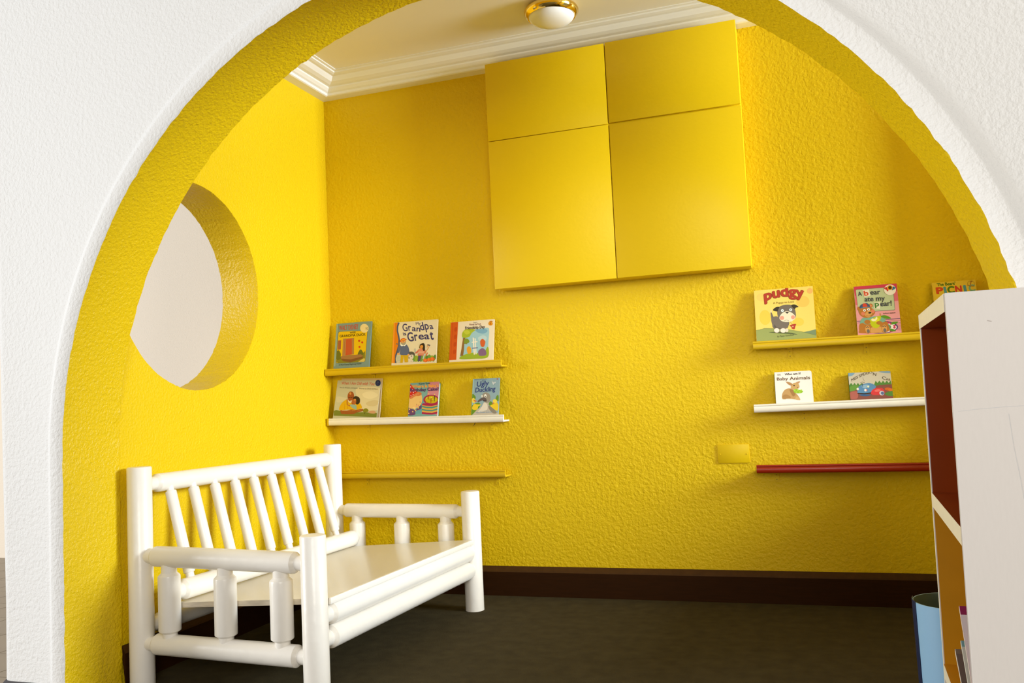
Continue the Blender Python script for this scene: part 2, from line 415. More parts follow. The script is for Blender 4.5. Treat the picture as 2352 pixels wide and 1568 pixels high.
stroke([(.078, 1.270), (.086, 1.268)], .0015, m_smudge)
bm = bmesh.new(); bbox(bm, 0, DP, W - .018, W, 0, HT, .001)
for fc in bm.faces: fc.material_index = 1 if fc.normal.x < -.5 else 0
from_bm('side_panel', bm, [m_panel, m_shedge], sh)
for (za, zb_, M) in ((.825, HT - TB + .001, m_shred), (.33, .79, m_shor), (.05, .30, m_shred)):       # painted lining of each compartment
    e = .0015
    box('far_lining', .003, DP - .013, W - .018 - e, W - .0178, za, zb_, M, sh)
    box('near_lining', .003, DP - .013, .0178, .018 + e, za, zb_, M, sh)
box('back_panel', DP - .012, DP, .018, W - .018, .03, HT - TB, m_shred, sh)
def board(name, z, t, mtop, mbot):
    bm = bmesh.new(); bbox(bm, 0, DP - .0125, .0185, W - .0185, z, z + t)
    bm.faces.ensure_lookup_table()
    for fc in bm.faces:
        n = fc.normal
        fc.material_index = 0 if n.x < -.5 else (1 if n.z > .5 else 2)
    return from_bm(name, bm, [m_shedge, mtop, mbot], sh)
bm = bmesh.new(); bbox(bm, -.001, DP, .018, W + .0005, HT - TB, HT)
for fc in bm.faces: fc.material_index = 0 if fc.normal.x < -.5 else (2 if fc.normal.z < -.5 else 1)
from_bm('top_board', bm, [m_shedge, m_panel, m_shred], sh)
board('shelf_board', .788, TB, m_shred, m_shor); board('shelf_board', .31, TB, m_shor, m_shred); board('shelf_board', .03, .03, m_shred, m_shred)

# blue roll of a bin behind it
bn = empty('waste_bin', (.398, 3.0, 0)); tag(bn, 'light blue open bin with a dark seam behind the bookshelf', 'bin')
def cyl_shell(name, r0_, r1_, z0, z1, a0, a1, th, M, Min, parent, n=48):
    V = []; F = []; mi = []
    for k in range(n + 1):
        a = a0 + (a1 - a0) * k / n; c, s = math.cos(a), math.sin(a)
        V += [(c * r0_, s * r0_, z0), (c * r1_, s * r1_, z1), (c * (r1_ - th), s * (r1_ - th), z1), (c * (r0_ - th), s * (r0_ - th), z0)]
    for k in range(n):
        a, b = 4 * k, 4 * k + 4
        for j, mm in ((0, 0), (1, 0), (2, 1), (3, 0)): F.append((a + j, a + (j + 1) % 4, b + (j + 1) % 4, b + j)); mi.append(mm)
    F.append((0, 1, 2, 3)); mi.append(0); F.append((4 * n + 3, 4 * n + 2, 4 * n + 1, 4 * n)); mi.append(0)
    return link_mesh(name, V, F, [M, Min], mi, parent, 40)
cyl_shell('body', .108, .113, .004, .458, 0, 2 * math.pi, .003, m_blue, m_bing, bn)
cyl_shell('seam', .1095, .1148, .002, .462, math.radians(160), math.radians(198), .0012, m_navy, m_bing, bn, 12)
lathe('bottom', (0, 0, 0), (0, 0, .01), [(0, .106), (.006, .106)], m_bing, bn)

# ------------------------------------------------------------------ printed art and lettering
def smooth_closed(p, k=6):
    out = []; n = len(p)
    for i in range(n):
        a, b, c, d = (np.array(p[(i + j) % n], float) for j in (-1, 0, 1, 2))
        for s in range(k):
            t = s / k; out.append(tuple(.5 * ((2 * b) + (c - a) * t + (2 * a - 5 * b + 4 * c - d) * t * t + (3 * b - a - 3 * c + d) * t ** 3)))
    return out
class Art:
    """flat printed shapes on one cover; points are given in a sketch frame whose four corners map to the cover"""
    def __init__(self, quad, w, h, vb):
        # quad = TL, TR, BL, BR in sketch units; vb = height (fraction of the cover) of BL / BR
        src = [quad[0], quad[1], quad[2], quad[3]]; dst = [(0, h), (w, h), (0, vb * h), (w, vb * h)]
        A = []; b = []
        for (x, y), (u, v) in zip(src, dst):
            A += [[x, y, 1, 0, 0, 0, -u * x, -u * y], [0, 0, 0, x, y, 1, -v * x, -v * y]]; b += [u, v]
        hh = np.linalg.solve(np.array(A, float), np.array(b, float)); self.H = np.append(hh, 1).reshape(3, 3)
        self.w, self.h = w, h; self.items = []; self.layer = 0
    def mp(self, p):
        q = self.H @ np.array([p[0], p[1], 1.0]); x, y = q[0] / q[2], q[1] / q[2]
        return (min(max(x, 0.0), self.w), min(max(y, 0.0), self.h))
    def raw(self, pts, col):
        self.items.append((len(pts), pts, [tuple(range(len(pts)))], col, self.layer)); self.layer += 1
    def poly(self, pts, col): self.raw([self.mp(p) for p in pts], col)
    def blob(self, pts, col): self.poly(smooth_closed(pts), col)
    def oval(self, cx_, cy_, rx, ry, col, rot=0, n=24):
        c, s = math.cos(math.radians(rot)), math.sin(math.radians(rot))
        self.poly([(cx_ + rx * math.cos(2 * math.pi * k / n) * c - ry * math.sin(2 * math.pi * k / n) * s, cy_ + rx * math.cos(2 * math.pi * k / n) * s + ry * math.sin(2 * math.pi * k / n) * c) for k in range(n)], col)
    def line(self, pts, wd, col):
        L = []; R = []
        for i, (x, y) in enumerate(pts):
            a = pts[max(i - 1, 0)]; b = pts[min(i + 1, len(pts) - 1)]; dx, dy = b[0] - a[0], b[1] - a[1]; l = math.hypot(dx, dy) or 1
            L.append((x - dy / l * wd / 2, y + dx / l * wd / 2)); R.append((x + dy / l * wd / 2, y - dx / l * wd / 2))
        for i in range(len(pts) - 1): self.poly([L[i], L[i + 1], R[i + 1], R[i]], col); self.layer -= 1
        self.layer += 1
    def text(self, s, x0, y0, x1, y1, cap, col, bold=0.0, shear=0.0, warp=None):
        """s with its baseline from (x0,y0) to (x1,y1), capital height cap (all sketch units, y down)"""
        V, F, n0 = glyphs(s, bold, shear)
        if not V: return
        xs = [v[0] for v in V]; a, b = min(xs), max(xs); l = math.hypot(x1 - x0, y1 - y0); dx, dy = (x1 - x0) / l, (y1 - y0) / l
        out = []
        for (x, y) in V:
            t = (x - a) / (b - a); q = y / .7 * cap
            px, py = t * l, q
            X = x0 + dx * px + dy * py; Y = y0 + dy * px - dx * py
            if warp: X, Y = warp(X, Y, t)
            out.append(self.mp((X, Y)))
        self.items.append((n0, out, F, col, self.layer)); self.layer += 4
_G = {}
def glyphs(s, bold, shear):
    k = (s, bold, shear)
    if k in _G: return _G[k]
    c = bpy.data.curves.new('lettering', 'FONT'); c.body = s; c.size = 1.0; c.shear = shear; c.resolution_u = 4; c.fill_mode = 'FRONT'
    o = bpy.data.objects.new('lettering', c); COL.objects.link(o)
    dg = bpy.context.evaluated_depsgraph_get(); dg.update()
    me = bpy.data.meshes.new_from_object(o.evaluated_get(dg))
    V = [(v.co.x, v.co.y) for v in me.vertices]; F = [tuple(p.vertices) for p in me.polygons]
    bpy.data.objects.remove(o); bpy.data.curves.remove(c); bpy.data.meshes.remove(me)
    n0 = len(V)
    if bold:                                                        # heavier weight: the same outlines printed a hair apart
        n = len(V); V0, F0 = V, F; V, F = [], []
        for q in range(8):
            dx, dy = bold * math.cos(q * math.pi / 4), bold * math.sin(q * math.pi / 4); b0 = len(V)
            V += [(x + dx, y + dy) for x, y in V0]; F += [tuple(b0 + i for i in f_) for f_ in F0]
    _G[k] = (V, F, n0); return _G[k]

def make_book(label, X, zb, w, h, tilt, th, front, spine=None, art=None, yb=D - .083, rz=0.0, round_=0.0, hard=True, group=None, spine_w=.0):
    """book standing on a ledge and leaning back; X = left edge of the front cover"""
    root = empty('book', (X, yb, zb + th * math.sin(math.radians(tilt)))); root.rotation_euler = (-math.radians(tilt), rz, 0)
    tag(root, label, 'book', group)
    ct = .0022 if hard else .0006
    def slab(name, y0, y1, M, ins=0.0):
        bm = bmesh.new(); a, b, c, d = 0 + (ins if ins else 0), w - ins, ins, h - ins
        bbox(bm, a, b, y0, y1, c, d)
        if round_:
            es = [e for e in bm.edges if abs(e.verts[0].co.y - e.verts[1].co.y) > 1e-5 and e.verts[0].co.x > w * .5]
            bmesh.ops.bevel(bm, geom=es, offset=round_, segments=5, affect='EDGES', profile=.5)
        return from_bm(name, bm, M, root)
    cov = slab('front_cover', 0, ct, front)
    slab('back_cover', th - ct, th, front)
    bm = bmesh.new(); bbox(bm, .002, w - (.004 if hard else .0006), ct, th - ct, (.003 if hard else .0006), h - (.003 if hard else .0006))
    if round_:
        es = [e for e in bm.edges if abs(e.verts[0].co.y - e.verts[1].co.y) > 1e-5 and e.verts[0].co.x > w * .5]
        bmesh.ops.bevel(bm, geom=es, offset=round_ * .9, segments=5, affect='EDGES', profile=.5)
    from_bm('pages', bm, m_page, root)
    box('spine', -.0012, .0012, .0004, th - .0004, 0, h, spine or front, root)
    if art:                                                          # the printing is part of the front cover
        me = cov.data; V = [v.co[:] for v in me.vertices]; F = [tuple(p.vertices) for p in me.polygons]; mi = [0] * len(F); mats = [front]
        for n0, pts, fs, col, lay in art.items:
            M = flat(col)
            if M not in mats: mats.append(M)
            b0 = len(V); y = -.0001 - .000014 * lay
            V += [(p[0], y - .000006 * (i // n0), p[1]) for i, p in enumerate(pts)]
            for f_ in fs: F.append(tuple(b0 + i for i in f_)); mi.append(mats.index(M))
        me2 = bpy.data.meshes.new('front_cover'); me2.from_pydata(V, [], F)
        for M in mats: me2.materials.append(M)
        me2.polygons.foreach_set('material_index', mi); me2.update(); cov.data = me2; bpy.data.meshes.remove(me)
    return root
# ------------------------------------------------------------------ the books
WHT = (245, 242, 236)
# upper left ledge
a = Art(((300, 290), (1185, 240), (145, 1395), (1065, 1350)), .250, .324, .14)
a.poly([(300, 292), (347, 288), (195, 1392), (145, 1395)], (142, 166, 160)); a.line([(347, 288), (195, 1392)], 7, (92, 112, 108))
pan = [(328, 530), (340, 505), (365, 492), (700, 484), (1048, 484), (1062, 500), (1060, 530), (968, 1250), (950, 1280), (920, 1288), (262, 1308), (230, 1298), (218, 1268)]
cxp = 640; a.poly([(cxp + (x - cxp) * 1.018, 890 + (y - 890) * 1.012) for x, y in pan], (70, 82, 70)); a.poly(pan, (222, 182, 14))
a.poly([(220, 1268), (240, 1180), (420, 1110), (880, 1090), (985, 1000), (968, 1190), (960, 1260), (920, 1288), (262, 1308)], (128, 122, 34))
a.poly([(310, 715), (388, 705), (362, 945), (275, 960)], (168, 98, 60))
for k in range(4): a.line([(322 + k * 17, 725), (288 + k * 18, 945)], 4, (120, 66, 40))
a.blob([(250, 1015), (305, 972), (350, 1050), (347, 1130), (330, 1205), (235, 1215)], (106, 106, 30))
a.poly([(436, 672), (722, 655), (690, 1085), (385, 1135)], (176, 126, 74)); a.poly([(512, 690), (662, 676), (640, 1082), (470, 1110)], (188, 82, 44))
a.line([(485, 675), (430, 1120)], 6, (120, 78, 44)); a.line([(690, 665), (665, 1085)], 6, (120, 78, 44))
a.blob([(785, 1085), (870, 958), (935, 1075), (860, 1110)], (100, 102, 36))
a.poly([(360, 1130), (870, 1085), (925, 1140), (600, 1215), (345, 1190)], (156, 112, 66)); a.poly([(345, 1190), (600, 1215), (925, 1140), (900, 1195), (590, 1295), (400, 1260)], (122, 78, 42))
a.poly([(780, 1285), (930, 1195), (965, 1200), (955, 1270), (920, 1288)], (205, 182, 100))
for x, y, r in ((845, 735, 28), (920, 778, 27), (845, 893, 26)): a.oval(x, y, r, r, (196, 62, 30))
a.oval(995, 418, 108, 112, (226, 206, 150)); a.text('10', 1030, 462, 1088, 456, 66, (60, 50, 40))
a.text('WALT DISNEY', 362, 458, 850, 428, 122, (192, 72, 62), .012, .12)
a.text('WISE', 622, 545, 772, 538, 44, (40, 36, 16), .016); a.text('GRANDMA DUCK', 355, 636, 1016, 602, 60, (40, 36, 16), .016)
a.text('A Walt Disney Beginning Reader', 280, 1378, 880, 1345, 40, (48, 58, 60), .01, .15)
make_book('blue-grey hardback with a yellow picture panel, leftmost on the upper left ledge', -2.790, 1.3595, .250, .324, 11.2, .012, flat((122, 146, 142)), flat((142, 166, 160)), a)

a = Art(((365, 270), (1570, 215), (180, 1420), (1435, 1345)), .298, .303, .145)
a.poly([(365, 272), (500, 266), (445, 420), (440, 540), (462, 700), (450, 900), (380, 1080), (310, 1240), (285, 1420), (180, 1420)], (222, 126, 16))
a.poly([(365, 272), (402, 270), (243, 1420), (180, 1420)], (238, 152, 46)); a.line([(402, 270), (243, 1420)], 6, (190, 100, 14))
a.line([(505, 268), (455, 380), (440, 500), (458, 640), (466, 760), (445, 910), (385, 1060), (325, 1200), (298, 1420)], 44, (76, 88, 112))
a.oval(390, 872, 22, 24, (70, 80, 90)); a.oval(390, 872, 8, 9, (230, 210, 160))
N = (62, 58, 104)
a.text('My', 972, 350, 1102, 345, 72, N, .008)
a.text('Gr', 595, 515, 830, 508, 205, N, .012); a.text('an', 845, 510, 1075, 540, 155, N, .02); a.text('dp', 1090, 510, 1325, 472, 220, N, .015); a.text('a', 1345, 480, 1440, 465, 160, N, .02)
a.text('is', 602, 640, 686, 622, 95, N, .03); a.text('Gr', 715, 808, 1000, 780, 250, N, .02); a.text('ea', 1012, 755, 1310, 752, 195, N, .02); a.text('t', 1330, 765, 1425, 760, 260, N, .03)
for k in range(9): a.blob([(800 + k * 72, 1215 + (k % 3) * 18), (850 + k * 72, 1185 + (k % 2) * 25), (880 + k * 72, 1260), (850 + k * 66, 1370), (790 + k * 70, 1375)], [(112, 152, 62), (150, 170, 50), (84, 128, 54)][k % 3])
for x, y, r in ((1150, 1348, 62), (1250, 1330, 56), (1345, 1308, 62)): a.oval(x, y, r, r * .85, (222, 104, 34)); a.oval(x - 10, y - 5, r * .3, r * .7, (236, 130, 50))
a.blob([(370, 1190), (440, 1190), (468, 1240), (450, 1380), (335, 1400), (315, 1290)], (196, 196, 172)); [a.line([(330, 1250 + 35 * k), (455, 1240 + 35 * k)], 5, (150, 150, 128)) for k in range(4)]
a.poly([(470, 1190), (690, 1170), (655, 1400), (562, 1400), (550, 1220), (505, 1412), (430, 1412)], (206, 166, 22))
a.blob([(480, 905), (560, 925), (650, 890), (705, 960), (722, 1080), (708, 1172), (590, 1195), (452, 1172), (468, 1040), (430, 1120), (388, 1130), (402, 1010), (432, 935)], (92, 102, 132))
a.poly([(480, 905), (530, 880), (570, 925), (520, 940)], WHT); a.poly([(570, 925), (620, 870), (655, 890), (610, 935)], WHT)
a.blob([(515, 800), (640, 775), (645, 840), (580, 890), (520, 870)], (226, 156, 88)); a.blob([(515, 830), (575, 852), (642, 805), (632, 885), (580, 908), (530, 892)], (166, 156, 128))
a.blob([(478, 815), (520, 740), (600, 706), (650, 730), (672, 762), (560, 785)], (206, 78, 32)); a.line([(510, 775), (575, 752), (650, 742)], 20, (236, 176, 40)); a.oval(575, 812, 9, 11, (60, 40, 30))
a.oval(405, 1160, 34, 30, (226, 166, 106)); a.oval(690, 1190, 30, 28, (226, 166, 106))
a.blob([(700, 1120), (790, 1094), (862, 1140), (868, 1225), (830, 1185), (740, 1195)], (86, 82, 72)); a.blob([(690, 1235), (740, 1188), (822, 1190), (812, 1290), (720, 1305)], (218, 204, 190)); a.oval(770, 1225, 12, 16, (30, 28, 26)); a.oval(700, 1275, 18, 14, (50, 44, 40)); a.oval(705, 1370, 34, 24, (220, 206, 190)); a.oval(785, 1365, 34, 24, (220, 206, 190))
a.poly([(970, 1210), (1050, 1208), (1002, 1362), (945, 1362)], (92, 64, 112))
a.blob([(1000, 1022), (1090, 1022), (1172, 1055), (1142, 1192), (955, 1205), (985, 1110), (915, 1150), (885, 1130), (960, 1065)], (206, 108, 82))
for k in range(4): a.line([(985 - k * 6, 1050 + 38 * k), (1150 - k * 5, 1062 + 36 * k)], 12, (236, 214, 180))
a.blob([(1012, 1000), (1040, 900), (1100, 866), (1152, 872), (1168, 950), (1152, 1068), (1110, 1072), (1085, 990)], (46, 36, 22)); a.blob([(1038, 935), (1098, 915), (1118, 960), (1080, 1022), (1034, 1000)], (216, 146, 62))
a.line([(1270, 985), (1200, 1085), (1150, 1160)], 16, (212, 146, 66)); a.line([(1240, 908), (1225, 985)], 14, (212, 146, 66)); a.line([(1308, 925), (1262, 990)], 14, (212, 146, 66)); a.line([(1240, 908), (1312, 928)], 24, (62, 62, 82)); a.line([(1150, 1160), (1085, 1310)], 34, (192, 198, 194))
a.line([(1225, 1130), (1175, 1225)], 26, (206, 96, 50)); a.line([(885, 1130), (890, 1010)], 20, (150, 160, 170))
make_book('square cream book with an orange spine showing a grandfather and a girl gardening', -2.385, 1.359, .298, .303, 12.0, .011, flat((226, 212, 178)), flat((236, 148, 42)), a)

a = Art(((240, 270), (1435, 195), (100, 1330), (1340, 1270)), .281, .279, .145)
a.poly([(240, 272), (436, 260), (300, 1322), (100, 1330)], (206, 88, 24)); a.line([(285, 268), (145, 1328)], 6, (168, 62, 14))
for k in range(4): a.blob([(330 - k * 30, 420 + 210 * k), (395 - k * 30, 400 + 210 * k), (385 - k * 30, 500 + 210 * k), (320 - k * 30, 520 + 210 * k)], (192, 72, 18))
a.blob([(530, 560), (700, 470), (960, 470), (1230, 430), (1275, 520), (1240, 800), (1220, 1000), (1190, 1260), (800, 1290), (430, 1300), (450, 1080), (560, 900), (520, 720)], (156, 196, 206))
a.blob([(900, 470), (1150, 460), (1230, 520), (1120, 590), (960, 560)], (120, 168, 194)); a.blob([(960, 700), (1100, 640), (1200, 700), (1130, 820), (990, 800)], (182, 208, 212))
a.blob([(430, 1230), (600, 1160), (830, 1120), (1050, 1160), (1215, 960), (1190, 1262), (800, 1300), (420, 1300)], (152, 174, 44))
a.poly([(540, 700), (610, 690), (560, 860), (535, 1060), (500, 1210), (420, 1215), (470, 1010), (510, 830)], (140, 100, 52)); a.line([(560, 860), (640, 870)], 18, (140, 100, 52))
a.blob([(530, 560), (620, 470), (800, 460), (890, 490), (790, 570), (720, 670), (620, 700), (520, 680)], (166, 182, 44)); a.blob([(560, 520), (680, 490), (740, 560), (640, 610)], (190, 198, 60)); a.blob([(560, 770), (640, 720), (710, 790), (670, 850), (560, 860)], (126, 148, 48))
a.blob([(620, 1000), (690, 940), (740, 1010), (730, 1130), (640, 1150)], (226, 160, 40)); a.blob([(940, 1080), (1060, 1000), (1150, 1080), (1140, 1200), (960, 1210)], (128, 96, 128)); a.blob([(1010, 800), (1080, 740), (1150, 820), (1100, 960), (1020, 940)], (206, 96, 44))
a.line([(820, 700), (820, 1180)], 34, (240, 232, 214)); a.line([(870, 720), (870, 1170)], 30, (240, 232, 214)); a.line([(770, 830), (930, 815)], 26, (240, 232, 214)); a.line([(770, 1000), (930, 985)], 26, (96, 98, 140))
a.oval(1325, 318, 62, 54, (216, 144, 26)); a.oval(1342, 258, 48, 18, (190, 120, 30)); a.text('1', 1312, 345, 1332, 343, 55, (170, 70, 20), .02)
a.text("Disney's", 855, 298, 960, 290, 30, (90, 90, 100)); a.text('Winnie the Pooh', 735, 362, 1060, 345, 50, (126, 66, 66), .01); a.text('Friendship Day', 612, 468, 1168, 440, 78, (58, 46, 54), .03, .2)
make_book('white square book with a red-orange spine, rightmost on the upper left ledge', -2.000, 1.357, .281, .279, 13.1, .011, flat((232, 218, 190)), flat((206, 88, 24)), a)

# white ledge on the left
make_book('cream-backed thin book peeping out behind the book of a bearded man hugging a child', -2.782, 1.0590, .288, .272, 8.3, .006, flat((208, 180, 130)), None, None, yb=D - .054, rz=.045, hard=False)
a = Art(((385, 230), (1690, 310), (130, 1355), (1560, 1330)), .306, .270, .17)
a.blob([(950, 560), (1300, 500), (1700, 600), (1720, 1000), (1600, 1200), (1100, 1180), (1000, 900)], (216, 202, 160)); a.blob([(300, 780), (520, 800), (640, 860), (420, 960), (270, 940)], (204, 196, 164)); a.blob([(1150, 700), (1400, 640), (1600, 760), (1400, 860), (1200, 820)], (226, 212, 170)); a.blob([(1250, 980), (1480, 900), (1650, 960), (1500, 1080), (1300, 1070)], (206, 188, 140))
a.poly([(130, 1420), (150, 1260), (230, 1220), (390, 1250), (600, 1290), (900, 1290), (1150, 1270), (1560, 1290), (1600, 1420)], (116, 124, 46))
a.blob([(1310, 1290), (1340, 1240), (1470, 1220), (1530, 1280), (1450, 1310)], (200, 152, 112)); a.line([(1210, 1250), (1180, 1330)], 14, (70, 60, 24)); a.blob([(1150, 1190), (1230, 1150), (1300, 1190), (1300, 1250), (1200, 1275), (1140, 1250)], (132, 128, 30))
a.blob([(345, 1175), (440, 1010), (620, 880), (760, 960), (900, 1000), (1040, 985), (1112, 1130), (1000, 1190), (880, 1240), (700, 1200), (395, 1225)], (216, 168, 16)); a.line([(560, 1010), (540, 1200)], 10, (180, 128, 12)); a.line([(660, 980), (640, 1180)], 10, (180, 128, 12))
a.blob([(670, 830), (680, 720), (730, 645), (800, 628), (860, 670), (880, 760), (860, 870), (800, 960), (720, 960)], (156, 80, 36)); a.oval(765, 690, 34, 40, (206, 140, 70)); a.line([(680, 805), (760, 815), (850, 800)], 14, (74, 40, 20)); a.oval(715, 822, 12, 9, (36, 22, 14)); a.oval(800, 820, 12, 9, (36, 22, 14)); a.blob([(668, 880), (720, 920), (800, 900), (780, 975), (730, 985), (690, 950)], (222, 206, 170)); a.line([(700, 915), (745, 930), (785, 912)], 9, (120, 60, 40))
a.blob([(840, 860), (880, 790), (960, 776), (1040, 820), (1062, 900), (1040, 990), (960, 1035), (900, 980)], (52, 38, 24)); a.blob([(800, 930), (850, 870), (920, 860), (940, 930), (900, 1030), (820, 1040), (780, 990)], (176, 98, 46)); a.oval(905, 885, 30, 20, (222, 160, 70), -30); a.oval(838, 955, 12, 7, (50, 28, 18)); a.line([(800, 1000), (850, 1010)], 8, (110, 50, 34))
a.blob([(735, 1045), (830, 1035), (930, 1062), (935, 1195), (850, 1170), (770, 1110)], (144, 174, 160)); a.line([(650, 860), (640, 1040), (730, 1085)], 36, (176, 104, 52))
a.blob([(400, 1225), (560, 1245), (760, 1195), (930, 1205), (1120, 1170), (1132, 1235), (950, 1290), (800, 1345), (450, 1350), (398, 1300)], (152, 84, 36)); a.line([(430, 1240), (740, 1240)], 12, (196, 128, 62)); a.line([(780, 1240), (900, 1215)], 18, (190, 120, 60)); a.line([(960, 1250), (1110, 1195)], 10, (196, 128, 62))
a.oval(1602, 415, 75, 88, (32, 42, 88)); a.oval(1602, 390, 18, 12, (90, 110, 140)); a.oval(1580, 440, 20, 12, (64, 80, 120))
a.text('When I Am Old with You', 505, 400, 1508, 476, 92, (206, 108, 80), .012, .3); a.text('Story by ANGELA JOHNSON    Pictures by DAVID SOMAN', 420, 508, 1590, 608, 40, (108, 98, 70), 0, .15)
make_book('worn paperback of a bearded man hugging a child, leftmost on the white left ledge', -2.806, 1.0630, .306, .262, 13.2, .004, flat((192, 188, 156)), None, a, rz=.05, hard=False, round_=.02)
a = Art(((270, 240), (890, 215), (140, 935), (810, 920)), .194, .234, .17)
a.poly([(672, 225), (900, 210), (860, 1000), (560, 700)], (206, 134, 144))
a.poly([(300, 935), (440, 720), (520, 560), (560, 760), (450, 960)], (104, 164, 172)); [a.line([(330 + 30 * k, 930), (470 + 22 * k, 640)], 4, (80, 136, 146)) for k in range(4)]
a.oval(690, 618, 178, 118, (166, 36, 78))
for k, c in enumerate(((216, 168, 76), (82, 142, 128), (216, 168, 76), (82, 142, 128), (216, 168, 76), (166, 36, 78))):
    y = 720 + 36 * k; a.poly([(478 - k * 4, y - 8), (560, y + 14), (690, y + 24), (830, y - 10), (824 - k * 3, y + 42), (690, y + 66), (560, y + 60), (470 - k * 4, y + 42)], c)
a.poly([(478, 700), (520, 690), (690, 720), (800, 690), (832, 700), (828, 730), (690, 760), (560, 750), (474, 735)], (166, 36, 78)); a.oval(692, 612, 142, 86, (196, 176, 14))
for k in range(26): a.oval(590 + (k * 37) % 200, 560 + (k * 53) % 105, 7, 7, [(236, 226, 60), (150, 120, 6), (226, 206, 30)][k % 3])
for x, y0_, y1_, c in ((640, 500, 600, (170, 40, 40)), (690, 580, 690, (170, 40, 40)), (770, 515, 650, (40, 30, 40)), (585, 590, 685, (216, 150, 40))): a.line([(x, y0_), (x - 12, y1_)], 13, c); a.oval(x + 4, y0_ - 18, 9, 16, (240, 210, 90))
a.blob([(150, 800), (230, 820), (330, 840), (450, 735), (445, 820), (320, 870), (290, 960), (130, 960)], (104, 68, 112)); [a.oval(x, y, 15, 16, (232, 190, 110)) for x, y in ((182, 825), (250, 885), (385, 797), (155, 925), (315, 860))]
a.blob([(190, 600), (250, 500), (400, 430), (475, 490), (490, 600), (450, 720), (340, 800), (220, 810), (165, 760)], (232, 190, 118))
a.blob([(215, 570), (290, 480), (420, 430), (490, 470), (440, 520), (340, 530), (260, 580)], (204, 118, 66)); [a.oval(250 + 40 * k, 560 - 22 * k, 20, 24, (214, 132, 80)) for k in range(5)]
a.poly([(262, 262), (330, 340), (400, 432), (300, 500), (212, 562), (236, 430)], (204, 44, 34)); [a.oval(x, y, 11, 12, (232, 196, 196)) for x, y in ((265, 320), (300, 380), (250, 430), (310, 440), (250, 515), (350, 420), (300, 490))]
a.oval(355, 750, 20, 16, (226, 150, 130)); a.oval(395, 738, 12, 12, (222, 130, 110)); a.oval(438, 663, 8, 8, (60, 40, 30)); a.oval(358, 712, 8, 8, (60, 40, 30)); a.blob([(255, 790), (300, 775), (330, 800), (300, 840)], (236, 200, 140))
a.text('Karen Katz', 450, 276, 690, 262, 34, (60, 66, 70), .02); a.text("Where Is Baby's", 292, 344, 868, 326, 60, (244, 166, 66), .035); a.text('Birthday Cake?', 246, 424, 870, 404, 66, (86, 60, 104), .04)
make_book('rounded teal and pink board book with a striped birthday cake on its cover', -2.286, 1.0445, .194, .234, 15.0, .020, flat((124, 168, 162)), None, a, round_=.012)
a = Art(((1675, 110), (2240, 100), (1560, 900), (2150, 895)), .170, .247, .13)
a.poly([(1675, 110), (1695, 110), (1582, 900), (1560, 900)], (156, 196, 200))
for p in (((1630, 440), (1690, 500), (1680, 560), (1610, 600)), ((1560, 820), (1600, 700), (1750, 640), (1760, 740), (1620, 900), (1550, 920)), ((2180, 480), (2190, 620), (2130, 600), (2125, 540)), ((1960, 680), (2010, 620), (2060, 700), (2000, 740))): a.blob(p, (104, 146, 44))
a.blob([(1590, 760), (1640, 670), (1700, 680), (1800, 690), (1730, 730), (1700, 800), (1610, 800)], (236, 204, 50)); a.oval(1640, 590, 36, 60, (240, 214, 80)); a.poly([(1645, 570), (1710, 598), (1690, 628), (1640, 600)], (216, 120, 60))
a.blob([(1990, 725), (2050, 690), (2130, 650), (2170, 720), (2140, 840), (2060, 800)], (236, 204, 44)); a.oval(2100, 622, 48, 45, (240, 216, 76)); a.poly([(2060, 650), (2030, 668), (2075, 690), (2085, 660)], (216, 130, 60))
a.blob([(1600, 960), (1640, 860), (1740, 770), (1830, 720), (1860, 640), (1965, 640), (1955, 710), (2040, 780), (2125, 880), (2135, 960)], (196, 186, 172)); a.blob([(1960, 720), (2050, 790), (2120, 890), (2040, 900), (1960, 800)], (140, 132, 120))
a.blob([(1830, 500), (1870, 430), (1940, 418), (2000, 470), (2008, 560), (1970, 640), (1890, 650), (1860, 560)], (152, 146, 134)); a.oval(1832, 502, 18, 26, WHT); a.oval(1905, 492, 26, 36, WHT); a.oval(1905, 508, 9, 12, (40, 36, 36)); a.oval(1830, 512, 7, 9, (40, 36, 36))
a.blob([(1728, 608), (1800, 545), (1870, 528), (1918, 560), (1918, 625), (1850, 590), (1745, 628)], (98, 88, 90)); a.poly([(1840, 590), (1910, 600), (1915, 625), (1850, 615)], (60, 46, 52))
a.blob([(1850, 660), (1900, 650), (1930, 720), (1900, 820), (1720, 860), (1790, 760)], (224, 216, 204))
a.blob([(2070, 160), (2110, 190), (2160, 190), (2120, 230), (2090, 250)], (206, 214, 216)); a.line([(2080, 170), (2120, 210), (2110, 260)], 5, (90, 96, 100)); a.oval(2190, 128, 12, 12, (190, 50, 50))
a.text('USBORNE FIRST READING', 1705, 134, 1965, 128, 15, (60, 80, 100)); B2 = (46, 62, 130)
a.text('The', 1862, 178, 1920, 172, 32, B2, .01, .2); a.text('Ugly', 1748, 282, 2012, 262, 112, B2, .018, .3); a.text('Duckling', 1692, 408, 2142, 388, 104, B2, .018, .3)
a.text('based on the story by', 1745, 850, 1960, 842, 18, (130, 176, 206), 0, .3); a.text('Hans Christian Andersen', 1668, 886, 2016, 878, 27, (92, 152, 204), .01, .3)
make_book('narrow light blue book with a grey duckling, rightmost on the white left ledge', -1.872, 1.0375, .170, .247, 14.6, .010, flat((144, 172, 182)), flat((160, 200, 204)), a)

